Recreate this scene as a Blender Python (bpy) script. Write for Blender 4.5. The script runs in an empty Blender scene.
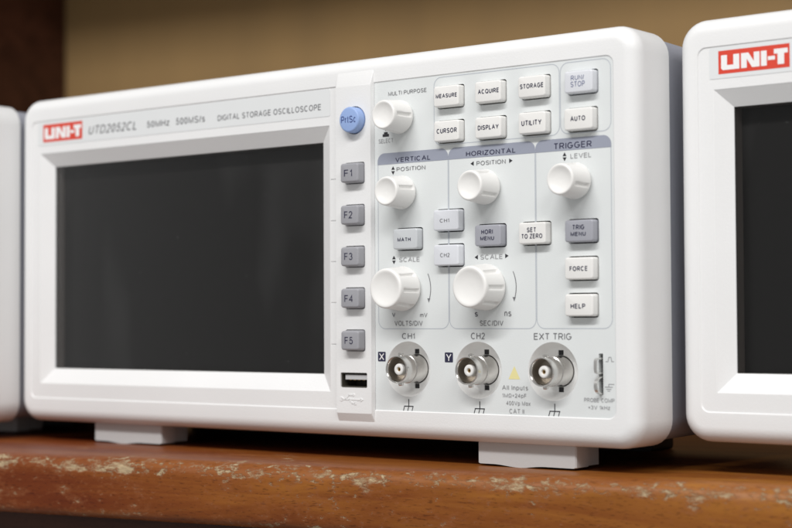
import bpy, bmesh, math, random
from mathutils import Matrix, Vector
from mathutils.geometry import tessellate_polygon

# ------------------------------------------------------------------ camera, world, lamp, exposure
scene = bpy.context.scene
SHELF = 17.85                      # shelf top lies this many mm below the pocket's lower edge
cam_d = bpy.data.cameras.new('camera'); cam = bpy.data.objects.new('camera', cam_d)
scene.collection.objects.link(cam); scene.camera = cam
R_ = [[0.7850566, -0.6189328, 0.0246633], [0.6194059, 0.7847156, -0.0236181], [-0.0047356, 0.0338181, 0.9994168]]
cam.matrix_world = Matrix(((R_[0][0], R_[0][2], -R_[0][1], 0.55070),
                           (R_[1][0], R_[1][2], -R_[1][1], -0.46801),
                           (R_[2][0], R_[2][2], -R_[2][1], (32.086 + SHELF) / 1000),
                           (0, 0, 0, 1)))
cam_d.sensor_fit = 'HORIZONTAL'; cam_d.sensor_width = 36.0; cam_d.lens = 76.395
cam_d.clip_start = 0.02; cam_d.clip_end = 50
cam_d.dof.use_dof = True; cam_d.dof.focus_distance = 0.580; cam_d.dof.aperture_fstop = 11.0

world = bpy.data.worlds.new('World'); scene.world = world; world.use_nodes = True
bg = world.node_tree.nodes['Background']
bg.inputs[0].default_value = (1.0, 0.99, 0.98, 1); bg.inputs[1].default_value = 0.39

def area_lamp(name, loc, target, sx, sy, power, color):
    l = bpy.data.lights.new(name, 'AREA'); l.shape = 'RECTANGLE'; l.size = sx; l.size_y = sy
    l.energy = power; l.color = color
    o = bpy.data.objects.new(name, l); scene.collection.objects.link(o)
    o.location = loc
    o.rotation_euler = (Vector(target) - Vector(loc)).to_track_quat('-Z', 'Y').to_euler()
    return o
area_lamp('ceiling_tube_lamp', (0.30, -1.25, 1.42), (0.13, 0.0, 0.07), 1.3, 0.14, 27.0, (1.0, 0.99, 0.98))
area_lamp('side_fill_lamp', (1.75, -1.10, 1.50), (0.13, 0.0, 0.07), 1.2, 0.6, 17.0, (1.0, 0.985, 0.965))  # fill light added at the right to brighten the side faces

scene.view_settings.view_transform = 'Standard'; scene.view_settings.look = 'None'
scene.view_settings.exposure = 0.0; scene.view_settings.gamma = 1.0
scene.render.engine = 'CYCLES'

# ------------------------------------------------------------------ helpers
COL = scene.collection
random.seed(7)
CAB = math.radians(10.2)            # the cabinet stands a little turned against the instruments

def tag(o, label=None, cat=None, group=None, kind=None):
    if label: o['label'] = label
    if cat: o['category'] = cat
    if group: o['group'] = group
    if kind: o['kind'] = kind
    return o

OX, OY = 127.5, 62.0               # base point of an instrument, mm
def loc_(p):                       # instrument mm -> local metres
    return ((p[0] - OX) * .001, (p[1] - OY) * .001, (p[2] + SHELF) * .001)

def mk(name, verts, faces, mat, parent=None, angle=32, raw=False, recalc=True):
    me = bpy.data.meshes.new(name)
    me.from_pydata([v if raw else loc_(v) for v in verts], [], faces)
    bm = bmesh.new(); bm.from_mesh(me)
    bmesh.ops.remove_doubles(bm, verts=bm.verts, dist=1e-6)
    if recalc: bmesh.ops.recalc_face_normals(bm, faces=bm.faces)
    bm.to_mesh(me); bm.free()
    if angle:
        for p in me.polygons: p.use_smooth = True
        me.set_sharp_from_angle(angle=math.radians(angle))
    me.materials.append(mat)
    o = bpy.data.objects.new(name, me); COL.objects.link(o)
    if parent: o.parent = parent
    return o

class MB:
    """collects vertices and faces (mm) of one part"""
    def __init__(s): s.v = []; s.f = []
    def add(s, vs, fs):
        b = len(s.v); s.v += [tuple(x) for x in vs]; s.f += [tuple(b + i for i in f) for f in fs]
    def loft(s, rings, cap0=False, cap1=False, closed=True):
        n = len(rings[0]); vs = [p for r in rings for p in r]; fs = []
        for k in range(len(rings) - 1):
            for i in range(n if closed else n - 1):
                j = (i + 1) % n
                fs.append((k*n+i, k*n+j, (k+1)*n+j, (k+1)*n+i))
        if cap0: fs.append(tuple(range(n)))
        if cap1: fs.append(tuple(range((len(rings)-1)*n, len(rings)*n)))
        s.add(vs, fs)
    def flat(s, loops, y):
        """filled sheet in the x-z plane; the first loop is the outline, the rest are holes"""
        pts = [p for l in loops for p in l]
        tris = tessellate_polygon([[Vector((p[0], p[1], 0)) for p in l] for l in loops])
        s.add([(p[0], y, p[1]) for p in pts], [t for t in tris])
    def walls(s, loop, y0, y1):
        s.loft([[(p[0], y0, p[1]) for p in loop], [(p[0], y1, p[1]) for p in loop]])
    def box(s, x0, x1, y0, y1, z0, z1):
        v = [(x, y, z) for x in (x0, x1) for y in (y0, y1) for z in (z0, z1)]
        s.add(v, [(0,1,3,2),(4,6,7,5),(0,4,5,1),(2,3,7,6),(0,2,6,4),(1,5,7,3)])
    def build(s, name, mat, parent=None, angle=32, **k): return mk(name, s.v, s.f, mat, parent, angle, **k)

def rrect(x0, x1, z0, z1, r, n=6):
    """rounded rectangle; r one radius or (bl, br, tr, tl)"""
    rr = r if isinstance(r, tuple) else (r,)*4
    out = []
    for (cx, cz, a0, q) in ((x0, z0, 180, rr[0]), (x1, z0, 270, rr[1]), (x1, z1, 0, rr[2]), (x0, z1, 90, rr[3])):
        sx = 1 if cx == x0 else -1; sz = 1 if cz == z0 else -1
        if q <= 0.001: out.append((cx, cz)); continue
        for i in range(n + 1):
            a = math.radians(a0 + 90 * i / n)
            out.append((cx + sx*q + q*math.cos(a), cz + sz*q + q*math.sin(a)))
    return out
def circle(cx, cz, r, n=48): return [(cx + r*math.cos(2*math.pi*i/n), cz + r*math.sin(2*math.pi*i/n)) for i in range(n)]
def at(loop, y): return [(p[0], y, p[1]) for p in loop]
def lathe(cx, cz, prof, n=48, fn=None):
    """prof: (r, y) list, axis along y"""
    rings = []
    for (r, y) in prof:
        ring = []
        for i in range(n):
            a = 2*math.pi*i/n; q = fn(r, y, a) if fn else r
            ring.append((cx + q*math.cos(a), y, cz + q*math.sin(a)))
        rings.append(ring)
    return rings

# ------------------------------------------------------------------ materials
def nodes_of(m):
    m.use_nodes = True; nt = m.node_tree
    return nt, nt.nodes['Principled BSDF']
def mat(name, col, rough=.5, metal=0., bump=0., bscale=900., var=0., coat=0., spec=.5, vscale=30., specks=0., stretch=None):
    m = bpy.data.materials.new(name); nt, b = nodes_of(m)
    b.inputs['Base Color'].default_value = (*col, 1); b.inputs['Roughness'].default_value = rough
    b.inputs['Metallic'].default_value = metal; b.inputs['Coat Weight'].default_value = coat
    b.inputs['Specular IOR Level'].default_value = spec
    tc = nt.nodes.new('ShaderNodeTexCoord')
    if var:
        n = nt.nodes.new('ShaderNodeTexNoise'); n.inputs['Scale'].default_value = vscale; n.inputs['Detail'].default_value = 5
        if stretch:
            mp = nt.nodes.new('ShaderNodeMapping'); mp.inputs['Scale'].default_value = stretch; nt.links.new(tc.outputs['Object'], mp.inputs[0]); nt.links.new(mp.outputs[0], n.inputs['Vector'])
        else: nt.links.new(tc.outputs['Object'], n.inputs['Vector'])
        mx = nt.nodes.new('ShaderNodeMix'); mx.data_type = 'RGBA'
        mx.inputs[6].default_value = (*[c*(1-var) for c in col], 1); mx.inputs[7].default_value = (*[min(1, c*(1+var*.6)) for c in col], 1)
        nt.links.new(n.outputs['Fac'], mx.inputs[0]); nt.links.new(mx.outputs[2], b.inputs['Base Color'])
        mr = nt.nodes.new('ShaderNodeMapRange'); mr.inputs[3].default_value = rough*.85; mr.inputs[4].default_value = min(1, rough*1.15)
        nt.links.new(n.outputs['Fac'], mr.inputs[0]); nt.links.new(mr.outputs[0], b.inputs['Roughness'])
    if specks:                                                         # sparse grey scuffs and dust
        sn = nt.nodes.new('ShaderNodeTexNoise'); sn.inputs['Scale'].default_value = 420; sn.inputs['Detail'].default_value = 2.5
        nt.links.new(tc.outputs['Object'], sn.inputs['Vector'])
        sr = nt.nodes.new('ShaderNodeMapRange'); sr.inputs[1].default_value = specks; sr.inputs[2].default_value = specks + .06; sr.inputs[4].default_value = .45
        nt.links.new(sn.outputs['Fac'], sr.inputs[0])
        sm = nt.nodes.new('ShaderNodeMix'); sm.data_type = 'RGBA'; sm.inputs[7].default_value = (.34, .32, .29, 1)
        nt.links.new(sr.outputs[0], sm.inputs[0]); nt.links.new(mx.outputs[2], sm.inputs[6]); nt.links.new(sm.outputs[2], b.inputs['Base Color'])
    if bump:
        n2 = nt.nodes.new('ShaderNodeTexNoise'); n2.inputs['Scale'].default_value = bscale; n2.inputs['Detail'].default_value = 3
        nt.links.new(tc.outputs['Object'], n2.inputs['Vector'])
        bp = nt.nodes.new('ShaderNodeBump'); bp.inputs['Strength'].default_value = bump; bp.inputs['Distance'].default_value = .0002
        nt.links.new(n2.outputs['Fac'], bp.inputs['Height']); nt.links.new(bp.outputs[0], b.inputs['Normal'])
    return m

M = {}
M['white'] = mat('white_plastic', (.80, .80, .80), .40, bump=.25, bscale=1500, var=.04, specks=.77)
M['knob'] = mat('knob_plastic', (.83, .82, .80), .33, bump=.1, bscale=900, var=.02)
M['key'] = mat('white_key', (.80, .79, .77), .38, bump=.1, bscale=900, var=.02)
M['sheet'] = mat('panel_sheet', (.71, .735, .735), .5, bump=.2, bscale=2500, var=.035, specks=.79)
M['label'] = mat('label_sheet', (.73, .745, .75), .4, var=.03, specks=.74)
M['greykey'] = mat('grey_rubber_key', (.33, .33, .355), .5, bump=.2, var=.04)
M['bluekey'] = mat('blue_rubber_key', (.29, .41, .70), .45, bump=.15, var=.03)
M['lilackey'] = mat('translucent_lilac_key', (.70, .715, .755), .35, var=.02)
M['mathkey'] = mat('pale_grey_key', (.56, .58, .60), .35, var=.02)
M['menukey'] = mat('slate_menu_key', (.36, .365, .405), .35, var=.03)
M['ink'] = mat('navy_ink', (.02, .02, .055), .6)
M['inkblack'] = mat('black_ink', (.02, .02, .025), .6)
M['inkgrey'] = mat('grey_ink', (.17, .17, .18), .6)
M['inkpale'] = mat('pale_grey_ink', (.30, .30, .31), .6)
M['inksoft'] = mat('soft_navy_ink', (.16, .18, .30), .6)
M['inkblue'] = mat('blue_ink', (.03, .05, .20), .6)
M['band'] = mat('slate_blue_band', (.30, .32, .39), .55)
M['line'] = mat('slate_line', (.49, .52, .56), .55)
M['red'] = mat('red_print', (.68, .055, .028), .45, var=.05)
M['whiteink'] = mat('white_print', (.85, .84, .84), .45)
M['yellow'] = mat('yellow_print', (.78, .71, .34), .5)
M['case'] = mat('slate_rear_case', (.34, .35, .40), .5, bump=.3, bscale=1200, var=.05)
M['nickel'] = mat('nickel', (.68, .665, .64), .2, metal=1., bump=.05, bscale=400, var=.06)
M['tin'] = mat('tinned_steel', (.72, .71, .69), .3, metal=1., var=.05)
M['bore'] = mat('dull_nickel_bore', (.46, .42, .37), .4, metal=1., var=.1)
M['brass'] = mat('brass', (.45, .28, .10), .35, metal=1.)
M['recess'] = mat('white_recess_plastic', (.86, .86, .85), .4, var=.02)
M['ptfe'] = mat('white_insulator', (.80, .79, .77), .4)
M['dark'] = mat('black_plastic', (.012, .012, .014), .5)
M['usb'] = mat('usb_shell', (.05, .045, .035), .5, var=.2)
M['tongue'] = mat('usb_tongue', (.52, .52, .53), .45)
M['foot'] = mat('foot_plastic', (.54, .54, .54), .5, bump=.2, var=.04)

def screen_mat():
    m = bpy.data.materials.new('black_screen'); nt, b = nodes_of(m)
    tc = nt.nodes.new('ShaderNodeTexCoord')
    n = nt.nodes.new('ShaderNodeTexNoise'); n.inputs['Scale'].default_value = 420; n.inputs['Detail'].default_value = 2
    nt.links.new(tc.outputs['Object'], n.inputs['Vector'])
    r = nt.nodes.new('ShaderNodeValToRGB')        # dust specks
    r.color_ramp.elements[0].position = .71; r.color_ramp.elements[0].color = (.013, .0125, .012, 1)
    r.color_ramp.elements[1].position = .80; r.color_ramp.elements[1].color = (.07, .07, .07, 1)
    nt.links.new(n.outputs['Fac'], r.inputs[0])
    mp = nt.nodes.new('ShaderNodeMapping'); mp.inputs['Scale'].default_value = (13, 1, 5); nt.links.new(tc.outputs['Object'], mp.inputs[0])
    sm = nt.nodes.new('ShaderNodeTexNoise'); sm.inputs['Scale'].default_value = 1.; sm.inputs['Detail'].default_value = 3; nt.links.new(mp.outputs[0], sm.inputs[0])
    rs = nt.nodes.new('ShaderNodeMapRange'); rs.inputs[1].default_value = .46; rs.inputs[2].default_value = .72; rs.inputs[3].default_value = 0; rs.inputs[4].default_value = .085  # soft pale patches painted into the colour as reflections of the room
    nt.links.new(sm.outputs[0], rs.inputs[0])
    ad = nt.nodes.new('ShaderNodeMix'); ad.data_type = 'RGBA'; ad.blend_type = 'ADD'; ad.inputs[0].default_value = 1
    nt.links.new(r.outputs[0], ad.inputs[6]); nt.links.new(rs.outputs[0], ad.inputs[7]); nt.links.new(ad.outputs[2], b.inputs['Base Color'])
    n2 = nt.nodes.new('ShaderNodeTexNoise'); n2.inputs['Scale'].default_value = 14; n2.inputs['Detail'].default_value = 6
    nt.links.new(tc.outputs['Object'], n2.inputs['Vector'])
    mr = nt.nodes.new('ShaderNodeMapRange'); mr.inputs[3].default_value = .3; mr.inputs[4].default_value = .5
    nt.links.new(n2.outputs['Fac'], mr.inputs[0]); nt.links.new(mr.outputs[0], b.inputs['Roughness'])
    b.inputs['Specular IOR Level'].default_value = .25
    return m
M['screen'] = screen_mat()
M['mask'] = mat('display_surround', (.17, .15, .135), .5, var=.1)
def pane_mat():
    m = bpy.data.materials.new('clear_pane'); m.use_nodes = True; nt = m.node_tree; nt.nodes.clear(); N = nt.nodes.new; L = nt.links.new
    out = N('ShaderNodeOutputMaterial'); mx = N('ShaderNodeMixShader'); fr = N('ShaderNodeFresnel'); fr.inputs[0].default_value = 1.24
    tr = N('ShaderNodeBsdfTransparent'); tr.inputs[0].default_value = (.93, .93, .93, 1); gl = N('ShaderNodeBsdfGlossy')
    tc = N('ShaderNodeTexCoord'); n = N('ShaderNodeTexNoise'); n.inputs['Scale'].default_value = 18; n.inputs['Detail'].default_value = 6; L(tc.outputs['Object'], n.inputs[0])
    mr = N('ShaderNodeMapRange'); mr.inputs[3].default_value = .03; mr.inputs[4].default_value = .10; L(n.outputs[0], mr.inputs[0]); L(mr.outputs[0], gl.inputs['Roughness'])
    L(fr.outputs[0], mx.inputs[0]); L(tr.outputs[0], mx.inputs[1]); L(gl.outputs[0], mx.inputs[2]); L(mx.outputs[0], out.inputs[0])
    return m
M['pane'] = pane_mat()

def wood_mat(name, dark, light, chip, wear, rough):
    m = bpy.data.materials.new(name); nt, b = nodes_of(m); N = nt.nodes.new; L = nt.links.new
    tc = N('ShaderNodeTexCoord')
    mp = N('ShaderNodeMapping'); mp.inputs['Scale'].default_value = (4, 30, 55); L(tc.outputs['Object'], mp.inputs[0])
    n = N('ShaderNodeTexNoise'); n.inputs['Scale'].default_value = 2.2; n.inputs['Detail'].default_value = 8; n.inputs['Roughness'].default_value = .62
    n.inputs['Distortion'].default_value = .6; L(mp.outputs[0], n.inputs[0])
    mp2 = N('ShaderNodeMapping'); mp2.inputs['Scale'].default_value = (210, 900, 1150); L(tc.outputs['Object'], mp2.inputs[0])
    nf = N('ShaderNodeTexNoise'); nf.inputs['Scale'].default_value = 1.6; nf.inputs['Detail'].default_value = 4; L(mp2.outputs[0], nf.inputs[0])
    r = N('ShaderNodeValToRGB'); r.color_ramp.elements[0].position = .32; r.color_ramp.elements[0].color = (*dark, 1)
    r.color_ramp.elements[1].position = .68; r.color_ramp.elements[1].color = (*light, 1); L(n.outputs[0], r.inputs[0])
    rf = N('ShaderNodeValToRGB'); rf.color_ramp.elements[0].position = .33; rf.color_ramp.elements[0].color = (.45, .40, .36, 1)
    rf.color_ramp.elements[1].position = .43; rf.color_ramp.elements[1].color = (1, 1, 1, 1); L(nf.outputs[0], rf.inputs[0])
    mul = N('ShaderNodeMix'); mul.data_type = 'RGBA'; mul.blend_type = 'MULTIPLY'; mul.inputs[0].default_value = .75
    L(r.outputs[0], mul.inputs[6]); L(rf.outputs[0], mul.inputs[7])
    col = mul.outputs[2]
    if wear:                                                           # the stain runs from red at one end of the board to golden at the other
        sx0 = N('ShaderNodeSeparateXYZ'); L(tc.outputs['Object'], sx0.inputs[0])
        gx = N('ShaderNodeMapRange'); gx.inputs[1].default_value = -.15; gx.inputs[2].default_value = .16; L(sx0.outputs['X'], gx.inputs[0])
        ga = N('ShaderNodeMath'); ga.operation = 'MULTIPLY_ADD'; ga.inputs[1].default_value = .9; ga.inputs[2].default_value = -.45; L(n.outputs[0], ga.inputs[0])
        gs = N('ShaderNodeMath'); gs.operation = 'ADD'; gs.use_clamp = True; L(gx.outputs[0], gs.inputs[0]); L(ga.outputs[0], gs.inputs[1])
        tint = N('ShaderNodeMix'); tint.data_type = 'RGBA'; tint.inputs[6].default_value = (.57, .47, .52, 1); tint.inputs[7].default_value = (1.06, 1.52, 1.6, 1); L(gs.outputs[0], tint.inputs[0])
        m2 = N('ShaderNodeMix'); m2.data_type = 'RGBA'; m2.blend_type = 'MULTIPLY'; m2.inputs[0].default_value = 1; L(col, m2.inputs[6]); L(tint.outputs[2], m2.inputs[7]); col = m2.outputs[2]
    b.inputs['Roughness'].default_value = rough; b.inputs['Specular IOR Level'].default_value = .22
    if wear:
        # worn varnish: pale chips, dense along the arris (z about -1..-6 mm), sparse on the face
        sx = N('ShaderNodeSeparateXYZ'); L(tc.outputs['Object'], sx.inputs[0])
        big = N('ShaderNodeTexNoise'); big.inputs['Scale'].default_value = 1.0; big.inputs['Detail'].default_value = 5; big.inputs['Roughness'].default_value = .68
        mp3 = N('ShaderNodeMapping'); mp3.inputs['Scale'].default_value = (260, 380, 480); L(tc.outputs['Object'], mp3.inputs[0]); L(mp3.outputs[0], big.inputs[0])
        prox = N('ShaderNodeFloatCurve')
        mz = N('ShaderNodeMapRange'); mz.inputs[1].default_value = -.024; mz.inputs[2].default_value = .0; L(sx.outputs['Z'], mz.inputs[0])
        cv = prox.mapping.curves[0]
        cv.points[0].location = (0, .30); cv.points[1].location = (1, .04)
        for x, y in ((.12, .26), (.2, .05), (.55, .03), (.72, .22), (.80, .74), (.90, .86), (.95, .62), (.985, .2)): cv.points.new(x, y)
        prox.mapping.update()
        L(mz.outputs[0], prox.inputs['Value'])
        patch = N('ShaderNodeTexNoise'); patch.inputs['Scale'].default_value = 24; patch.inputs['Detail'].default_value = 2; L(tc.outputs['Object'], patch.inputs[0])
        a = N('ShaderNodeMath'); a.operation = 'MULTIPLY_ADD'; a.inputs[1].default_value = .14; L(prox.outputs[0], a.inputs[0])
        big2 = N('ShaderNodeTexNoise'); big2.inputs['Scale'].default_value = 1.0; big2.inputs['Detail'].default_value = 6; big2.inputs['Roughness'].default_value = .7
        mp4 = N('ShaderNodeMapping'); mp4.inputs['Scale'].default_value = (85, 150, 190); mp4.inputs['Location'].default_value = (3.1, 1.7, .4); L(tc.outputs['Object'], mp4.inputs[0]); L(mp4.outputs[0], big2.inputs[0])
        b2 = N('ShaderNodeMath'); b2.operation = 'SUBTRACT'; b2.inputs[1].default_value = .012; L(big2.outputs[0], b2.inputs[0])
        mxx = N('ShaderNodeMath'); mxx.operation = 'SMOOTH_MAX'; mxx.inputs[2].default_value = .03; L(big.outputs[0], mxx.inputs[0]); L(b2.outputs[0], mxx.inputs[1]); L(mxx.outputs[0], a.inputs[2])
        a2 = N('ShaderNodeMath'); a2.operation = 'MULTIPLY_ADD'; a2.inputs[1].default_value = .30; L(patch.outputs[0], a2.inputs[0]); L(a.outputs[0], a2.inputs[2])
        th = N('ShaderNodeMapRange'); th.inputs[1].default_value = .80; th.inputs[2].default_value = .905; L(a2.outputs[0], th.inputs[0])
        red = N('ShaderNodeMapRange'); red.inputs[1].default_value = .70; red.inputs[2].default_value = .82; L(a2.outputs[0], red.inputs[0])
        mr_ = N('ShaderNodeMix'); mr_.data_type = 'RGBA'; mr_.inputs[7].default_value = (.25, .085, .030, 1)
        sc = N('ShaderNodeMath'); sc.operation = 'MULTIPLY'; sc.inputs[1].default_value = .55; L(red.outputs[0], sc.inputs[0]); L(sc.outputs[0], mr_.inputs[0]); L(col, mr_.inputs[6])
        cc = N('ShaderNodeValToRGB'); cc.color_ramp.elements[0].position = .3; cc.color_ramp.elements[0].color = (*[q*.62 for q in chip], 1)
        cc.color_ramp.elements[1].position = .7; cc.color_ramp.elements[1].color = (*chip, 1); L(nf.outputs[0], cc.inputs[0])
        mc = N('ShaderNodeMix'); mc.data_type = 'RGBA'; L(th.outputs[0], mc.inputs[0]); L(mr_.outputs[2], mc.inputs[6]); L(cc.outputs[0], mc.inputs[7])
        col = mc.outputs[2]
        rr = N('ShaderNodeMapRange'); rr.inputs[3].default_value = rough; rr.inputs[4].default_value = .7; L(th.outputs[0], rr.inputs[0]); L(rr.outputs[0], b.inputs['Roughness'])
        inv = N('ShaderNodeMath'); inv.operation = 'MULTIPLY_ADD'; inv.inputs[1].default_value = -1.0; L(th.outputs[0], inv.inputs[0])
        g = N('ShaderNodeMath'); g.operation = 'MULTIPLY'; g.inputs[1].default_value = .25; L(n.outputs[0], g.inputs[0]); L(g.outputs[0], inv.inputs[2])
        bp = N('ShaderNodeBump'); bp.inputs['Strength'].default_value = .7; bp.inputs['Distance'].default_value = .0005; L(inv.outputs[0], bp.inputs['Height'])
    else:
        bp = N('ShaderNodeBump'); bp.inputs['Strength'].default_value = .3; bp.inputs['Distance'].default_value = .0004; L(n.outputs[0], bp.inputs['Height'])
    L(bp.outputs[0], b.inputs['Normal']); L(col, b.inputs['Base Color'])
    return m
M['shelfwood'] = wood_mat('varnished_worn_wood', (.20, .043, .007), (.33, .092, .014), (.47, .35, .21), True, .42)
M['darkwood'] = wood_mat('dark_stained_wood', (.036, .012, .007), (.078, .028, .015), None, False, .4)
M['fibre'] = mat('tan_fibreboard', (.33, .205, .080), .75, var=.22, vscale=14, bump=.3, bscale=350, stretch=(1.6, 1, .22))

# ------------------------------------------------------------------ the setting (cabinet frame: u along the shelf, v into it)
cab = Matrix.Translation((.181, -.0258, 0)) @ Matrix.Rotation(CAB, 4, 'Z')
def place(o): o.matrix_world = cab; return o

def shelf_board():
    prof = [(470, 0), (200, 0), (60, 0), (20, 0), (8, 0), (5.2, -.25), (3.2, -.9), (1.6, -2.0), (.6, -3.3), (.1, -5.0), (0, -6.2), (0, -10), (0, -14), (0, -19.2), (.5, -20.8), (1.6, -22.2), (3.4, -23), (60, -23), (470, -23)]
    us = [-640 + 2.5*i for i in range(int(1240/2.5) + 1)]
    vs = []; rnd = random.Random(3)
    import mathutils
    for u in us:
        for k, (v, z) in enumerate(prof):
            if 4 <= k <= 16:
                q = mathutils.noise.noise((u*.06, k*.55, 1.3)) * .45 + mathutils.noise.noise((u*.22, k*.9, 7.1)) * .18
                v = v + q; z = z - abs(q)*.35 if k < 9 else z
            vs.append((u*.001, v*.001, z*.001))
    n = len(prof); fs = []
    for i in range(len(us) - 1):
        for k in range(n):
            j = (k + 1) % n
            fs.append((i*n+k, i*n+j, (i+1)*n+j, (i+1)*n+k))
    fs.append(tuple(range(n))); fs.append(tuple(range((len(us)-1)*n, len(us)*n)))
    return place(mk('shelf', vs, fs, M['shelfwood'], raw=True, angle=40))
tag(shelf_board(), 'worn orange-brown varnished wooden shelf board with chipped front edge', 'shelf', kind='structure')

def cabinet_board(name, u0, u1, v0, v1, z0, z1, material, label, cat, b=1.5):
    m = MB(); m.box(u0, u1, v0, v1, z0, z1)
    o = place(mk(name, [(x*.001, y*.001, z*.001) for x, y, z in m.v], m.f, material, raw=True, angle=0))
    bv = o.modifiers.new('bevel', 'BEVEL'); bv.width = b*.001; bv.segments = 2
    return tag(o, label, cat, kind='structure')
cabinet_board('back_panel', -640, 1000, 471, 477, .3, 760, M['fibre'], 'tan fibreboard back panel behind the instruments', 'back panel')
cabinet_board('side_panel', -526, -506, 120, 470, .3, 760, M['darkwood'], 'dark reddish-brown wooden side panel at the left behind', 'side panel')
cabinet_board('added_dark_rail', -505.5, 1000, 452, 470.5, .3, 95, M['darkwood'], 'added unseen dark bar at the foot of the back panel, darkens the shelf reflection', 'light blocker')  # added bar, keeps the lit back panel out of the shelf's reflection
cabinet_board('lower_dark_board', -640, 600, 45, 60, -330, -23.4, M['darkwood'], 'added dark board standing in for the unlit space below the shelf board', 'dark backing')  # dark board added to fill the shaded gap under the shelf
cabinet_board('upper_shelf', -505.5, 620, 150, 470, 470, 492, M['darkwood'], 'wooden shelf board above that shades the back panel', 'shelf')

# ------------------------------------------------------------------ lettering
def arc(cx, cz, rx, rz, a0, a1, n=9):
    return [(cx + rx*math.cos(math.radians(a0 + (a1-a0)*i/n)), cz + rz*math.sin(math.radians(a0 + (a1-a0)*i/n))) for i in range(n+1)]
BOWL = lambda x, z0, z1, r: [(0, z1), (x-r, z1)] + arc(x-r, (z0+z1)/2, r, (z1-z0)/2, 90, -90, 7)[1:] + [(0, z0)]
XH = .73
GLY = {  # ink width, centre-line strokes on a unit box
 'A': (.86, [[(0,0),(.5,1),(1,0)], [(.17,.35),(.83,.35)]]), 'B': (.72, [[(0,0),(0,1)], BOWL(.92,.53,1,.32), BOWL(1,0,.53,.35)]),
 'C': (.84, [arc(.5,.5,.5,.5,48,312,16)]), 'D': (.80, [[(0,0),(0,1)], BOWL(1,0,1,.58)]), 'E': (.68, [[(1,1),(0,1),(0,0),(1,0)], [(0,.53),(.92,.53)]]),
 'F': (.62, [[(1,1),(0,1),(0,0)], [(0,.52),(.88,.52)]]), 'G': (.88, [arc(.5,.5,.5,.5,48,330,17) + [(1,.46),(.55,.46)]]), 'H': (.74, [[(0,0),(0,1)],[(1,0),(1,1)],[(0,.53),(1,.53)]]),
 'I': (.13, [[(.5,0),(.5,1)]]), 'K': (.74, [[(0,0),(0,1)],[(1,1),(0,.36)],[(.36,.58),(1,0)]]), 'L': (.60, [[(0,1),(0,0),(1,0)]]), 'M': (.92, [[(0,0),(0,1),(.5,.05),(1,1),(1,0)]]),
 'N': (.74, [[(0,0),(0,1),(1,0),(1,1)]]), 'O': (.90, [arc(.5,.5,.5,.5,0,360,20)]), 'P': (.70, [[(0,0),(0,1)], BOWL(1,.45,1,.36)]), 'Q': (.9, [arc(.5,.5,.5,.5,0,360,20), [(.6,.25),(1,-.06)]]),
 'R': (.76, [[(0,0),(0,1)], BOWL(.95,.47,1,.36), [(.5,.47),(1,0)]]), 'S': (.74, [arc(.5,.745,.46,.255,25,270,11)[:-1] + arc(.5,.245,.5,.245,90,-155,11)]),
 'T': (.72, [[(0,1),(1,1)],[(.5,1),(.5,0)]]), 'U': (.74, [[(0,1)] + arc(.5,.36,.5,.36,180,360,10) + [(1,1)]]), 'V': (.84, [[(0,1),(.5,0),(1,1)]]), 'X': (.82, [[(0,0),(1,1)],[(0,1),(1,0)]]),
 'Y': (.82, [[(0,1),(.5,.42),(1,1)],[(.5,.42),(.5,0)]]), 'Z': (.72, [[(0,1),(1,1),(0,0),(1,0)]]),
 '0': (.60, [arc(.5,.5,.5,.5,0,360,18)]), '1': (.34, [[(0,.74),(.6,.84),(.85,1),(.85,0)]]), '2': (.60, [arc(.5,.72,.48,.28,165,-25,9) + [(0,0),(1,0)]]),
 '3': (.60, [arc(.5,.745,.44,.255,160,-90,10), arc(.5,.265,.5,.265,90,-160,10)]), '4': (.62, [[(.75,0),(.75,1),(0,.30),(1,.30)]]), '5': (.60, [[(.92,1),(.2,1),(.1,.52)] + arc(.48,.32,.52,.32,130,-160,10)]),
 'a': (.58, [arc(.45,XH/2,.45,XH/2,0,360,14),[(.95,XH),(.95,0)]]), 'c': (.54, [arc(.5,XH/2,.5,XH/2,45,315,12)]), 'f': (.36, [[(.4,0),(.4,.8),(.6,1),(1,1)],[(0,.7),(.9,.7)]]), 'k': (.54, [[(0,0),(0,1)],[(.95,XH),(0,.26)],[(.4,.42),(1,0)]]),
 'l': (.13, [[(.5,0),(.5,1)]]), 'm': (.92, [[(0,0),(0,XH)],[(0,.45)] + arc(.25,.48,.25,.25,180,0,7) + [(.5,0)],[(.5,.45)] + arc(.75,.48,.25,.25,180,0,7) + [(1,0)]]),
 'n': (.52, [[(0,0),(0,XH)],[(0,.4)] + arc(.5,.42,.5,.31,180,0,8) + [(1,0)]]), 'p': (.58, [[(0,-.27),(0,XH)], arc(.52,XH/2,.48,XH/2,0,360,14)]), 'r': (.32, [[(0,0),(0,XH)],[(0,.45),(.4,.7),(1,XH)]]),
 's': (.52, [arc(.5,.55,.46,.18,25,270,8)[:-1] + arc(.5,.185,.5,.185,90,-155,8)]), 't': (.32, [[(.45,.95),(.45,.15),(.7,0),(1,0)],[(0,.7),(1,.7)]]), 'u': (.52, [[(0,XH)] + arc(.5,.31,.5,.31,180,360,8) + [(1,XH)],[(1,.3),(1,0)]]),
 'x': (.54, [[(0,0),(1,XH)],[(0,XH),(1,0)]]), 'z': (.52, [[(0,XH),(1,XH),(0,0),(1,0)]]), '/': (.32, [[(0,0),(1,1)]]), '~': (.5, [[(0,.28),(.3,.38),(.7,.26),(1,.36)],[(0,.55),(.3,.65),(.7,.53),(1,.63)]]),
 'W': (.78, [[(0,.0),(.3,.0),(.3,.1)] + arc(.5,.6,.46,.40,235,-55,14) + [(.7,.1),(.7,.0),(1,.0)]]), '=': (.5, [[(0,.36),(1,.36)],[(0,.64),(1,.64)]]),
}
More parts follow.
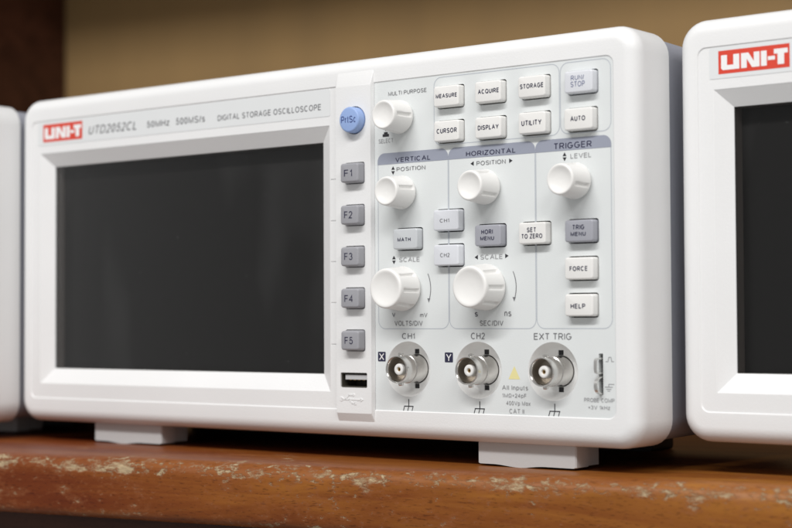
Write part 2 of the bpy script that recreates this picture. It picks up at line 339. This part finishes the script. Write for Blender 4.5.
def strip_of(p, t):
    """mitred ribbon along a polyline"""
    closed = math.dist(p[0], p[-1]) < 1e-6
    if closed: p = p[:-1]
    n = len(p); L_, R__ = [], []
    for i in range(n):
        a = p[i-1] if (i or closed) else None; c = p[(i+1) % n] if (i < n-1 or closed) else None; q = p[i]
        def nrm(u, v): d = math.dist(u, v) or 1e-9; return (-(v[1]-u[1])/d, (v[0]-u[0])/d)
        if a is None: nx, nz = nrm(q, c); m = 1
        elif c is None: nx, nz = nrm(a, q); m = 1
        else:
            n0, n1 = nrm(a, q), nrm(q, c); sx, sz = n0[0]+n1[0], n0[1]+n1[1]; l = math.hypot(sx, sz) or 1e-6
            nx, nz = sx/l, sz/l; m = min(1/max(nx*n0[0]+nz*n0[1], .3), 2.2)
        L_.append((q[0]+nx*t/2*m, q[1]+nz*t/2*m)); R__.append((q[0]-nx*t/2*m, q[1]-nz*t/2*m))
    return L_, R__, closed
_tc = {}
def text_geo(s, t, shear):
    k = (s, t, shear)
    if k in _tc: return _tc[k]
    v, f, x, lev = [], [], 0, 0
    for ch in s:
        if ch == ' ': x += .40; continue
        w, strokes = GLY[ch]
        for p in strokes:
            p = [(x + t/2 + q[0]*max(w - t, 0), t/2 + q[1]*(1 - t)) for q in p]
            l, r, cl = strip_of(p, t); b0 = len(v); n = len(l)
            lev = lev + 1
            v += [(a + shear*b, b, lev % 4) for a, b in l] + [(a + shear*b, b, lev % 4) for a, b in r]
            for i in range(n if cl else n-1):
                j = (i+1) % n; f.append((b0+i, b0+n+i, b0+n+j, b0+j))
        x += w + .16
    x0 = min(a[0] for a in v); x1 = max(a[0] for a in v); z0 = min(a[1] for a in v); z1 = max(a[1] for a in v)
    _tc[k] = ([((a-x0)/(x1-x0), (b-z0)/(z1-z0), q) for a, b, q in v], f); return _tc[k]
def lettering(s, box, y, m, parent, bold=.0, shear=0., name='lettering'):
    v, f = text_geo(s, .125 + bold, shear); x0, x1, z0, z1 = box
    return mk(name, [(x0 + a*(x1-x0), y - .008*q, z0 + b*(z1-z0)) for a, b, q in v], f, m, parent, 0, recalc=False)
def shape(name, loops, y, m, parent):
    b = MB()
    for i, l in enumerate(loops): b.flat([l], y - .008*(i % 4))
    return b.build(name, m, parent, 0)
def stroke(pts, w):
    """polyline as a list of little quads"""
    out = []
    for (x0, z0), (x1, z1) in zip(pts, pts[1:]):
        d = math.hypot(x1-x0, z1-z0); nx, nz = -(z1-z0)/d*w/2, (x1-x0)/d*w/2; ex, ez = (x1-x0)/d*w*.3, (z1-z0)/d*w*.3
        out.append([(x0-ex+nx, z0-ez+nz), (x0-ex-nx, z0-ez-nz), (x1+ex-nx, z1+ez-nz), (x1+ex+nx, z1+ez+nz)])
    return out
def tri(cx, cz, w, h, d):
    w /= 2; h /= 2
    return {'u': [(cx-w, cz-h), (cx+w, cz-h), (cx, cz+h)], 'd': [(cx-w, cz+h), (cx, cz-h), (cx+w, cz+h)],
            'l': [(cx+w, cz-h), (cx+w, cz+h), (cx-w, cz)], 'r': [(cx-w, cz-h), (cx+w, cz), (cx-w, cz+h)]}[d]

# ------------------------------------------------------------------ one oscilloscope
XL, XR, ZB, ZT = -25.0, 280.0, -9.6, 127.6
RE, RC = 5.2, 9.0
PK = (-17.5, 271.4, 0.0, 118.0)           # shallow pocket in the front
FL = 0.35                                 # pocket floor depth
KEYS = [('MEASURE', 205.9, 109.8), ('ACQUIRE', 223.5, 109.8), ('STORAGE', 241.3, 109.9), ('RUN/STOP', 259.6, 109.9),
        ('CURSOR', 205.9, 97.7), ('DISPLAY', 223.5, 97.6), ('UTILITY', 241.3, 97.8), ('AUTO', 259.4, 97.7),
        ('CH1', 205.5, 66.8), ('CH2', 205.5, 54.7), ('MATH', 187.6, 60.9), ('HORI', 223.1, 60.9), ('SET', 241.1, 61.0), ('TRIG', 259.3, 61.1),
        ('FORCE', 259.2, 48.9), ('HELP', 259.1, 36.9)]
KW, KH, KP = 11.0, 7.4, 2.6               # key face and projection
BNC = [(186.6, 15.1), (216.8, 15.1), (247.0, 15.1)]
FKEYS = [('F1', 85.5), ('F2', 70.3), ('F3', 55.3), ('F4', 40.3), ('F5', 25.1)]
FX, SY = 163.9, -1.45                     # function key column, front of its strip

def rbox(mb, cx, cz, w, h, y_face, y_back, r, e, draft):
    """key cap: rounded rectangle with rounded front edge, slightly drafted sides, gently crowned"""
    rings = []
    for k in range(5):
        t = k / 4 * math.pi / 2
        ins = e*(1 - math.sin(t)); y = y_face + e*(1 - math.cos(t))
        rings.append(at(rrect(cx-w/2+ins, cx+w/2-ins, cz-h/2+ins, cz+h/2-ins, max(r-ins, .12), 4), y))
    d = draft
    rings.append(at(rrect(cx-w/2-d, cx+w/2+d, cz-h/2-d, cz+h/2+d, r, 4), y_back))
    mb.loft(rings, cap0=True, cap1=True)

def make_scope():
    root = bpy.data.objects.new('oscilloscope', None); COL.objects.link(root); root.empty_display_size = .05
    YP = FL - .05                                                     # print height on the sheet
    # --- white front shell
    b = MB(); rings = []
    rings.append(at(rrect(XL+.5, XR-.5, ZB+.5, ZT-.5, RC, 8), 21.6))
    rings.append(at(rrect(XL, XR, ZB, ZT, RC, 8), 21.0))
    prev = None
    for k in range(13):
        t = k / 12 * math.pi / 2
        ins = RE*(1 - math.cos(t)); y = RE*(1 - math.sin(t))
        prev = rrect(XL+ins, XR-ins, ZB+ins, ZT-ins, RC-ins, 8); rings.append(at(prev, y))
    b.loft(rings)
    pk = rrect(*PK, 3.0, 6)
    b.flat([prev, pk], 0)
    pk2 = rrect(PK[0]+.35, PK[1]-.35, PK[2]+.35, PK[3]-.35, 2.7, 6)
    b.loft([at(pk, 0), at(pk2, FL)])
    bez = [(-12.0, 6.4), (150.7, 6.4), (150.7, 104.0), (-12.0, 104.0)]
    grv = [[(150.95, z-1.8), (154.9, z-1.8), (154.9, z-1.25), (150.95, z-1.25)] for _, z in FKEYS]   # index grooves beside the function keys
    cut = [rrect(FX-4.5, FX+4.5, z-3.8, z+3.8, .9, 4) for _, z in FKEYS] + [circle(FX, 104.7, 4.95, 40), rrect(156.6, 169.45, 7.9, 13.7, .5, 3)]   # openings behind the strip
    SPL = 169.6                                                        # the sheet of controls starts under the strip
    b.flat([[(PK[0]+.35, .35+2.7)] + [p for p in pk2 if p[0] < 0 and p[1] < 10] + [(SPL, .35), (SPL, 117.65)] + [p for p in pk2 if p[0] < 0 and p[1] > 10], bez] + grv + cut, FL)
    for h in grv: b.loft([at(h, FL), at([(x, (h[0][1] + h[2][1])/2 - .05) for x, _ in h], FL + .45)])
    b.flat([rrect(XL+.6, XR-.6, ZB+.6, ZT-.6, RC, 8)], 21.55)
    shell = b.build('front_shell', M['white'], root, 30)
    # fine moulding seam between the front and the right-hand end
    # --- rear case
    b = MB(); c = 1.3
    rings = [at(rrect(XL+c, XR-c, ZB+c, ZT-c, 8, 6), 21.4), at(rrect(XL+c+1.5, XR-c-1.5, ZB+c+1.5, ZT-c-1.5, 8, 6), 112)]
    for k in range(1, 5):
        t = k/4*math.pi/2; ins = c + 1.5 + 6*(1-math.cos(t)); rings.append(at(rrect(XL+ins, XR-ins, ZB+ins, ZT-ins, 8.0-5*(1-math.cos(t)), 6), 112+6*math.sin(t)))
    b.loft(rings, cap1=True); b.build('rear_case', M['case'], root)
    # --- screen
    scr = [(-6.5, 12.6), (144.4, 12.6), (144.4, 98.4), (-6.5, 98.4)]
    b = MB(); b.loft([at(bez, FL), at([(x + (.25 if x > 50 else -.25)*-1, z) for x, z in bez], FL + .05), at(scr, 4.0), at(scr, 4.9)])
    bz = b.build('screen_bezel', M['white'], root, 10)
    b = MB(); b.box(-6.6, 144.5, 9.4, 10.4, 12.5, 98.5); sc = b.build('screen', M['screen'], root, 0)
    b = MB(); b.loft([at(scr, 4.95), at(scr, 9.5)]); b.build('display_surround', M['mask'], sc, 10)
    b = MB(); b.box(-6.45, 144.35, 4.3, 4.9, 12.65, 98.35); b.build('cover_pane', M['pane'], sc, 0)
    # --- model label
    lb = MB(); lp = rrect(-13.2, 150.9, 107.4, 117.5, .8, 4); lb.flat([lp], FL - .12); lb.walls(lp, FL - .12, FL + .02)
    label = lb.build('model_label', M['label'], root, 0)
    YL = FL - .16
    logo = shape('logo_plate', [rrect(-9.9, 14.9, 108.8, 116.3, .05, 1)], YL, M['red'], label)
    def L_(x, z): return (-9.9 + 24.8*x, 108.8 + 7.5*z)
    t_ = .075
    Us = [(.04,.80),(.04,.24),(.065,.16),(.30,.16),(.30,.80),(.215,.80),(.215,.36),(.125,.36),(.125,.80)]
    Ns = [(.325,.16),(.325,.80),(.43,.80),(.505,.42),(.505,.80),(.585,.80),(.585,.16),(.48,.16),(.405,.54),(.405,.16)]
    Is = [(.605,.16),(.605,.80),(.685,.80),(.685,.16)]
    Ds = [(.70,.38),(.70,.54),(.80,.54),(.80,.38)]
    Ts = [(.75+.035,.62),(.75+.035,.82),(.975,.82),(.975,.62),(.925,.62),(.925,.16),(.835,.16),(.835,.62)]
    lg = MB()
    for poly in (Us, Ns, Is, Ds, Ts): lg.flat([[L_(*p) for p in poly]], YL - .04)
    lg.build('logo_lettering', M['whiteink'], label, 0)
    lettering('UTD2052CL', (18.9, 47.6, 110.1, 113.7), YL, M['inkgrey'], label, .02, .25)
    lettering('50MHz', (53.9, 66.9, 110.2, 113.2), YL, M['inkgrey'], label, .03)
    lettering('500MS/s', (70.5, 86.6, 110.1, 113.2), YL, M['inkgrey'], label, .03)
    lettering('DIGITAL STORAGE OSCILLOSCOPE', (93.5, 146.4, 110.0, 112.5), YL, M['inkgrey'], label, .03)
    # --- raised strip with function keys
    b = MB()
    fl_ = rrect(155.0, 171.3, -1.1, 117.5, .5, 3)
    holes = [rrect(FX-4.65, FX+4.65, z-3.95, z+3.95, .9, 4) for _, z in FKEYS] + [circle(FX, 104.7, 5.1, 40), rrect(156.9, 169.3, 8.1, 13.5, .5, 3)]
    b.flat([fl_] + holes, SY)
    b.loft([at(fl_, SY), at(rrect(154.7, 171.75, -4.6, 123.4, .5, 3), .25)])
    for h in holes: b.walls(h, SY, SY + 3.5)
    strip = b.build('key_strip', M['white'], root, 25)
    for s, z in FKEYS:
        b = MB(); rbox(b, FX, z, 8.4, 6.9, -4.7, SY+2, 1.0, .7, .35)
        k = b.build('function_key', M['greykey'], root, 40)
        lettering(s, (FX-2.3, FX+1.5, z-1.3, z+1.3), -4.76, M['ink'], k, .0)
    b = MB()
    b.loft(lathe(FX, 104.7, [(3.9, -4.75), (4.35, -4.65), (4.55, -4.4), (4.65, -4.0), (4.8, SY+2)], 40), cap0=True, cap1=True)
    k = b.build('print_screen_key', M['bluekey'], root, 40)
    lettering('PrtSc', (FX-3.5, FX+3.2, 103.5, 106.0), -4.81, M['inkblue'], k, .0)
    # USB socket
    b = MB(); u = rrect(156.85, 169.35, 8.05, 13.55, .5, 3); ui = rrect(157.3, 168.9, 8.5, 13.1, .4, 3)
    b.flat([u, ui], SY+.5); b.walls(ui, SY+.5, 7); b.flat([ui], 7.0)
    us = b.build('usb_socket', M['usb'], root, 20)
    b = MB(); b.box(158.4, 168.6, SY+1.0, 6.9, 11.0, 12.7); b.build('tongue', M['tongue'], us, 0)
    b = MB()
    for i in range(4): b.box(159.6+2.1*i, 160.7+2.1*i, SY+1.6, 6.9, 10.75, 11.0)
    b.build('contact', M['brass'], us, 0)
    # embossed trident
    b = MB()
    def rib(pts, w=.55):
        for q in stroke(pts, w):
            b.loft([at(q, SY + .05), at(q, SY - .15)], cap1=True)
    rib([(157.6, 3.9), (166.4, 3.8)]); rib([(159.2, 3.9), (160.8, 5.5), (162.6, 5.5)]); rib([(161.0, 3.9), (162.3, 2.5), (163.6, 2.5)])
    b.loft(lathe(157.3, 3.9, [(.95, SY), (.8, SY - .15)], 14), cap1=True); b.loft(lathe(163.1, 5.5, [(.6, SY), (.5, SY-.15)], 12), cap1=True)
    b.box(163.3, 164.4, SY-.15, SY+.05, 1.95, 3.05)
    a = tri(166.9, 3.8, 1.4, 1.5, 'r'); b.loft([at(a, SY+.05), at(a, SY-.15)], cap1=True)
    b.build('usb_emblem', M['white'], strip, 0)
    # --- control sheet with holes
    b = MB(); sheet = rrect(169.5, 271.05, .35, 117.65, (0, 2.7, 2.7, 0), 6)
    g = .38
    kh = [rrect(x-KW/2-g, x+KW/2+g, z-KH/2-g, z+KH/2+g, 1.0, 4) for _, x, z in KEYS]
    rh = [circle(x, z, 9.75, 56) for x, z in BNC]
    slot = rrect(264.7, 266.3, 7.8, 21.2, .2, 2)
    b.flat([sheet] + kh + rh + [slot], FL)
    for h in kh: b.walls(h, FL, FL + 3)
    b.walls(slot, FL, FL + 2)
    panel = b.build('control_panel', M['sheet'], root, 20)
    # printed outlines and header bands
    def ring(x0, x1, z0, z1, r, w=.27, parts=None):
        o = rrect(x0-w/2, x1+w/2, z0-w/2, z1+w/2, tuple(q + w/2 if q else 0 for q in r), 6); i = rrect(x0+w/2, x1-w/2, z0+w/2, z1-w/2, tuple(max(q - w/2, .01) if q else 0 for q in r), 6)
        mb = MB(); mb.flat([o, i], YP); return mb.build('outline', M['line'], panel, 0)
    ring(198.6, 250.45, 93.3, 117.0, (3,)*4); ring(250.85, 270.1, 93.4, 116.95, (3,)*4)
    for x0, x1 in ((173.3, 204.5), (204.85, 240.6), (240.95, 270.0)):
        ring(x0, x1, 29.3, 91.2, (3, 3, 3, 3))
        bd = MB(); bd.flat([rrect(x0-.16, x1+.16, 87.95, 92.0, (0, 0, 3, 3), 6)], YP - .03); bd.build('header_band', M['band'], panel, 0)
    P = lambda s, bx, m='inkgrey', bold=0.: lettering(s, bx, YP - .06, M[m], panel, bold)
    P('MULTI PURPOSE', (178.2, 195.3, 112.4, 114.0)); P('SELECT', (173.7, 180.3, 95.7, 97.2), 'inkpale')
    P('VERTICAL', (181.3, 196.8, 88.3, 90.3), 'ink', .03); P('HORIZONTAL', (212.3, 232.8, 88.4, 90.4), 'ink', .03); P('TRIGGER', (248.3, 262.8, 88.5, 90.6), 'ink', .03)
    P('POSITION', (181.8, 194.7, 85.1, 86.75)); P('POSITION', (216.7, 228.8, 85.05, 86.75)); P('LEVEL', (254.6, 262.5, 85.05, 86.75), 'inkpale')
    P('SCALE', (182.8, 191.9, 52.9, 54.6), 'inkpale'); P('SCALE', (218.1, 227.2, 52.9, 54.6), 'inkpale')
    P('mV', (192.0, 195.2, 33.2, 34.8)); P('V', (179.5, 180.9, 33.4, 34.9), 'ink'); P('VOLTS/DIV', (180.6, 193.1, 30.2, 32.1))
    P('s', (215.6, 216.8, 33.4, 34.9), 'ink'); P('ns', (227.9, 230.7, 33.45, 35.1)); P('SEC/DIV', (217.7, 227.4, 30.15, 32.05))
    P('CH1', (183.9, 189.6, 25.7, 27.9)); P('CH2', (213.9, 219.7, 25.7, 27.9)); P('EXT TRIG', (239.7, 254.5, 25.6, 27.8))
    P('All Inputs', (226.7, 237.2, 8.4, 10.4), 'inkpale'); P('1MW=24pF', (226.8, 236.5, 5.9, 7.6), 'inkpale'); P('400Vp Max', (228.3, 238.1, 3.3, 5.1), 'inkpale'); P('CAT II', (229.6, 235.6, .8, 2.5), 'inkpale')
    P('PROBE COMP', (259.1, 270.5, 5.4, 6.85), 'inkpale'); P('~3V 1kHz', (260.7, 268.9, 3.0, 4.45), 'inkpale')
    for cx, cz, tx in ((174.67, 19.35, 'X'), (204.42, 19.35, 'Y')):
        shape('letter_tile', [rrect(cx-1.75, cx+1.75, cz-1.72, cz+1.72, .25, 2)], YP, M['ink'], panel)
        lettering(tx, (cx-1.1, cx+1.1, cz-1.2, cz+1.2), YP - .06, M['whiteink'], panel)
    def arrows(name, l): shape(name, l, YP, M['inkblack'], panel)
    arrows('arrow_mark', [tri(180.2, 86.55, 1.6, 1.3, 'u'), tri(180.2, 84.75, 1.6, 1.3, 'd')])
    arrows('arrow_mark', [tri(252.3, 86.75, 1.5, 1.3, 'u'), tri(252.3, 85.05, 1.5, 1.3, 'd')])
    arrows('arrow_mark', [tri(180.4, 54.6, 1.6, 1.3, 'u'), tri(180.4, 52.85, 1.6, 1.3, 'd')])
    arrows('arrow_mark', [tri(214.8, 85.95, 1.4, 1.6, 'l')]); arrows('arrow_mark', [tri(230.9, 85.95, 1.4, 1.6, 'r')])
    arrows('arrow_mark', [tri(216.3, 53.7, 1.4, 1.6, 'l')]); arrows('arrow_mark', [tri(229.0, 53.85, 1.4, 1.6, 'r')])
    arrows('press_icon', [rrect(175.5, 178.4, 97.9, 98.9, .05, 1), rrect(176.1, 177.8, 98.92, 99.6, .05, 1), tri(176.95, 100.3, 1.1, .9, 'd')])
    for cx in (185.0, 221.0):                                         # turn arrows beside the scale knobs
        pts = [(cx - .1 + 11.8*math.cos(math.radians(d)), 43.3 + 11.8*math.sin(math.radians(d))) for d in range(26, -24, -5)]
        shape('turn_arrow', stroke(pts, .3) + [tri(pts[-1][0] - .2, pts[-1][1] - .3, 1.3, 1.5, 'd')], YP, M['inkgrey'], panel)
    for cx, top in ((186.75, 4.4), (217.4, 4.4), (247.7, 4.4)):       # chassis ground marks
        segs = stroke([(cx, top), (cx, 2.1)], .35) + stroke([(cx-2.0, 2.0), (cx+2.0, 2.0)], .35)
        for dx in (-1.9, 0, 1.9): segs += stroke([(cx+dx, 1.9), (cx+dx-.45, .5)], .3)
        shape('ground_mark', segs, YP, M['inkblack'], panel)
    wt = MB(); wt.flat([tri(231.7, 14.5, 4.7, 4.4, 'u')], YP)
    wt.build('warning_triangle', M['yellow'], panel, 0)
    shape('pulse_mark', stroke([(267.4, 18.6), (268.2, 18.6), (268.5, 20.0), (269.3, 20.0), (269.6, 18.6), (270.3, 18.6)], .25), YP, M['inkpale'], panel)
    shape('earth_mark', stroke([(268.4, 11.3), (270.4, 11.3)], .25) + stroke([(268.4, 11.3), (268.4, 10.4)], .25) + stroke([(267.0, 10.4), (269.8, 10.4)], .25) + stroke([(267.5, 9.7), (269.3, 9.7)], .25) + stroke([(268.0, 9.1), (268.8, 9.1)], .25), YP, M['inkpale'], panel)
    # --- push keys
    txt = {'MEASURE': [('MEASURE', 201.0, 210.5, 109.1, 110.8)], 'ACQUIRE': [('ACQUIRE', 219.0, 228.0, 109.1, 110.9)], 'STORAGE': [('STORAGE', 236.2, 245.9, 109.3, 111.1)],
           'RUN/STOP': [('RUN/', 256.3, 261.6, 110.3, 112.1), ('STOP', 256.2, 261.9, 108.2, 110.0)], 'CURSOR': [('CURSOR', 201.3, 210.4, 96.9, 98.6)], 'DISPLAY': [('DISPLAY', 218.8, 227.9, 96.8, 98.6)],
           'UTILITY': [('UTILITY', 236.7, 245.1, 96.9, 98.7)], 'AUTO': [('AUTO', 256.0, 262.0, 97.0, 98.8)], 'CH1': [('CH1', 202.5, 206.8, 66.0, 67.4)], 'CH2': [('CH2', 202.6, 206.9, 54.0, 55.4)],
           'MATH': [('MATH', 183.8, 190.0, 59.9, 61.5)], 'HORI': [('HORI', 220.1, 225.1, 61.3, 62.9), ('MENU', 219.6, 225.6, 59.1, 60.7)], 'SET': [('SET', 238.7, 242.4, 61.3, 62.9), ('TO ZERO', 236.5, 245.1, 59.2, 60.8)],
           'TRIG': [('TRIG', 256.6, 261.3, 61.5, 63.1), ('MENU', 255.7, 261.8, 59.3, 60.9)], 'FORCE': [('FORCE', 255.2, 262.3, 48.0, 49.6)], 'HELP': [('HELP', 255.5, 261.4, 35.8, 37.4)]}
    km = {'RUN/STOP': 'lilackey', 'CH1': 'lilackey', 'CH2': 'lilackey', 'MATH': 'mathkey', 'HORI': 'menukey', 'TRIG': 'menukey'}
    kl = {'lilackey': 'pale lilac key', 'mathkey': 'pale grey key', 'menukey': 'slate grey menu key'}
    for nm, x, z in KEYS:
        b = MB(); rbox(b, x, z, KW-.2, KH-.2, -KP, FL+2, .9, .55, .1)
        mn = km.get(nm, 'key'); k = b.build('push_key', M[mn], root, 40)
        if mn in kl: k['label'] = kl[mn]
        for (s, x0, x1, z0, z1) in txt[nm]:
            lettering(s, (x + (x0-x)*.95 + .35, x + (x1-x)*.95 + .35, z0, z1), -KP - .06, M['inksoft' if nm == 'RUN/STOP' else 'inkgrey' if mn == 'lilackey' else 'ink'], k, .055 if mn != 'lilackey' else .01)
    # --- knobs
    def knob(x, z, rf, rb_, h, ng, ph, gw):
        prof = [(0.02, -h+1.1), (rf*.35, -h+1.0), (rf*.62, -h+.62), (rf*.78, -h+.22), (rf*.86, -h+.02), (rf*.92, -h+.02), (rf*.97, -h+.2), (rf, -h+.6)]
        for i in range(1, 22): prof.append((rf + (rb_-rf)*(i/21), -h + .6 + (h - .6 - .9)*i/21))
        prof += [(rb_-.1, -.55), (rb_-.45, -.25), (rb_-.6, FL-.05)]
        y0, y1 = -h + 1.9, -1.9
        def fn(r, y, a):
            if r < rf*.98 and y < -h + .5: return r
            best = 9
            for i in range(ng):
                d = abs((a - ph - 2*math.pi*i/ng + math.pi) % (2*math.pi) - math.pi); best = min(best, d)
            s = best*r/gw
            if s < 1:
                e = min(1, max(0, (y - y0 + .45)/.45), max(0, (y1 + .45 - y)/.45)) if y0 - .45 < y < y1 + .45 else 0
                return r - .8*e*min(1, (1-s)*2.2)
            return r
        b = MB(); b.loft(lathe(x, z, prof, 144, fn), cap0=True, cap1=True)
        return b.build('knob', M['knob'], root, 50)
    rad = math.radians
    knob(184.0, 104.4, 5.15, 6.0, 10.2, 4, rad(2), .8)
    knob(185.0, 77.5, 5.1, 6.0, 10.2, 4, rad(14), .8)
    knob(221.0, 77.5, 5.15, 6.05, 10.2, 4, rad(-32), .8)
    knob(257.0, 77.6, 5.15, 6.05, 10.2, 4, rad(-18), .8)
    knob(185.0, 43.4, 7.0, 7.9, 10.6, 8, rad(-6), .8)
    knob(221.0, 43.4, 7.05, 7.95, 10.6, 8, rad(-2), .8)
    # --- BNC sockets in round recesses
    for i, (x, z) in enumerate(BNC):
        b = MB()
        b.loft(lathe(x, z, [(9.75, FL-.02), (9.55, FL+.25), (9.2, 1.6), (8.8, 3.0), (8.4, 4.2), (7.9, 5.0), (7.2, 5.4)], 56))
        nh = [rrect(x-1.05, x+1.05, z+s*6.15-.85, z+s*6.15+.85, .05, 1) for s in (1, -1)]
        b.flat([circle(x, z, 7.2, 56), circle(x, z, 5.25, 56)] + nh, 5.4)
        b.loft(lathe(x, z, [(5.25, 5.4), (5.25, 8.5)], 56))
        for h in nh: b.walls(h, 5.4, 8.0)
        rc_ = b.build('socket_recess', M['recess'], root, 30)
        for h in nh:
            nb = MB(); nb.flat([h], 5.75); nb.build('notch_shade', M['dark'], rc_, 0)  # black plate set in each notch to paint its deep shade
        b = MB()
        b.loft(lathe(x, z, [(4.05, -5.9), (4.2, -6.35), (4.45, -6.6), (4.7, -6.55), (4.83, -6.3), (4.83, -1.3), (4.7, -1.15), (4.7, -.95), (4.98, -.8), (5.0, -.4), (4.98, 8.2)], 56))
        for s in (1, -1):                                             # bayonet lugs
            rings = []
            for (q, hh) in ((.95, 4.5), (.95, 5.5), (.75, 5.75)):
                rings.append([(x + q*math.cos(2*math.pi*j/14), -4.0 + q*math.sin(2*math.pi*j/14), z + s*hh) for j in range(14)])
            b.loft(rings, cap1=True)
        bn = b.build('bnc_socket', M['nickel'], root, 30)
        b = MB(); b.loft(lathe(x, z, [(1.9, -1.2), (4.0, -1.2), (4.05, -5.9)], 56), cap0=True); b.build('inner_sleeve', M['bore'], bn, 30)
        b = MB(); b.loft(lathe(x, z, [(.72, -1.0), (.72, -5.0), (.95, -5.3), (1.6, -5.35), (1.9, -5.2), (2.05, -4.9), (2.05, -1.0)], 32)); b.build('insulator', M['ptfe'], bn, 40)
        b = MB(); b.loft(lathe(x, z, [(.34, -2.5), (.34, -4.7), (.68, -4.75), (.70, -2.0)], 20), cap0=True); b.build('pin', M['brass'], bn, 40)
    # --- probe compensation terminals in their slot
    b = MB()
    def band(pts, x0, x1, th):
        """bent strip: pts (y, z) path"""
        n = len(pts); outer = []; inner = []
        for i, (y, z) in enumerate(pts):
            p0 = pts[max(i-1, 0)]; p1 = pts[min(i+1, n-1)]; d = math.hypot(p1[0]-p0[0], p1[1]-p0[1]) or 1
            ny, nz = -(p1[1]-p0[1])/d, (p1[0]-p0[0])/d
            outer.append((y+ny*th/2, z+nz*th/2)); inner.append((y-ny*th/2, z-nz*th/2))
        rings = [[(x0, o[0], o[1]), (x1, o[0], o[1]), (x1, k[0], k[1]), (x0, k[0], k[1])] for o, k in zip(outer, inner)]
        b.loft(rings, cap0=True, cap1=True)
    band([(2.2, 19.6), (-2.0, 19.6), (-2.7, 19.3), (-2.95, 18.6), (-2.95, 15.8), (-2.7, 15.2), (-2.0, 14.9), (2.2, 14.9)], 264.95, 266.0, .45)
    b.build('probe_terminal', M['tin'], root, 40)
    b = MB()
    arc = [(2.2, 13.6)] + [(.2 - 3.2*math.sin(math.radians(d)), 10.9 + 2.7*math.cos(math.radians(d))) for d in range(0, 181, 15)] + [(2.2, 8.2)]
    band(arc, 264.9, 266.05, .5)
    b.build('probe_terminal', M['tin'], root, 40)
    b = MB(); b.flat([rrect(264.6, 266.4, 7.7, 21.3, 0)], FL + 2.0); b.build('terminal_slot', M['dark'], root, 0)
    return root

def feet(root, dz, y0=6.0):
    """front feet; dz: how much higher than the middle instrument this one stands"""
    bot = -SHELF
    for x0 in (16.3, 212.4):
        x1 = x0 + 39.8
        prof = [(x0, -8.0), (x0, bot - dz + 1.0), (x0+.6, bot - dz + .75)]
        for i in range(17):
            t = i/16; prof.append((x0 + 6 + t*22, bot - dz + .75 - .75*(.5 - .5*math.cos(2*math.pi*t))))
        prof += [(x1-.6, bot - dz + .75), (x1, bot - dz + 1.0), (x1, -8.0)]
        b = MB(); b.loft([[(p[0] + (.4 if p[0] < x0+20 else -.4), y0, p[1]) for p in prof], [(p[0], y0 + .5, p[1]) for p in prof], [(p[0], y0 + 7.7, p[1]) for p in prof]], cap0=True, cap1=True)
        f = b.build('foot', M['foot'], root, 30)
        b = MB(); b.box(x0 + 1, x1 - .6, y0 + 7.71, y0 + 15.2, bot - dz + 1.2, -8.0); b.build('foot_hinge', M['foot'], f, 0)

def rear_foot_bar(root, dz):  # rear feet joined into one unseen bar that blocks the wall's reflection
    b = MB(); b.loft([at(rrect(-14.0, 232.0, -SHELF - dz, -7.0, 1.5, 3), y) for y in (92.0, 108.0)], cap0=True, cap1=True)
    b.build('rear_foot_blocker', M['dark'], root, 30)

def copy_tree(o, parent=None):
    c = o.copy(); COL.objects.link(c); c.parent = parent
    if parent is None: pass
    for ch in [x for x in bpy.data.objects if x.parent == o and x not in (c,)]: copy_tree(ch, c)
    return c

G = 'white benchtop oscilloscopes in a row on the shelf'
scope = make_scope()
right = copy_tree(scope); left = copy_tree(scope)
def pose(root, dx, dy, dz, yaw):
    a = math.radians(yaw); ca, sa = math.cos(a), math.sin(a)
    root.location = ((OX*ca - OY*sa + dx)*.001, (OX*sa + OY*ca + dy)*.001, dz*.001); root.rotation_euler = (0, 0, a)
pose(scope, 0, 0, 0, 0); feet(scope, 0); rear_foot_bar(scope, 0)
pose(right, 308.8, 19.0, 2.1, -.6); feet(right, 2.1, 42.0); rear_foot_bar(right, 2.1)
pose(left, -307.4, -19.0, -1.3, 0); feet(left, -1.3, 42.0); rear_foot_bar(left, -1.3)
tag(scope, 'white oscilloscope in the middle, whole front with screen, knobs and sockets in view', 'oscilloscope', G)
tag(right, 'white oscilloscope at the right edge, only its logo and dark screen corner in view', 'oscilloscope', G)
tag(left, 'white oscilloscope at the left edge, only a sliver of its side in view', 'oscilloscope', G)
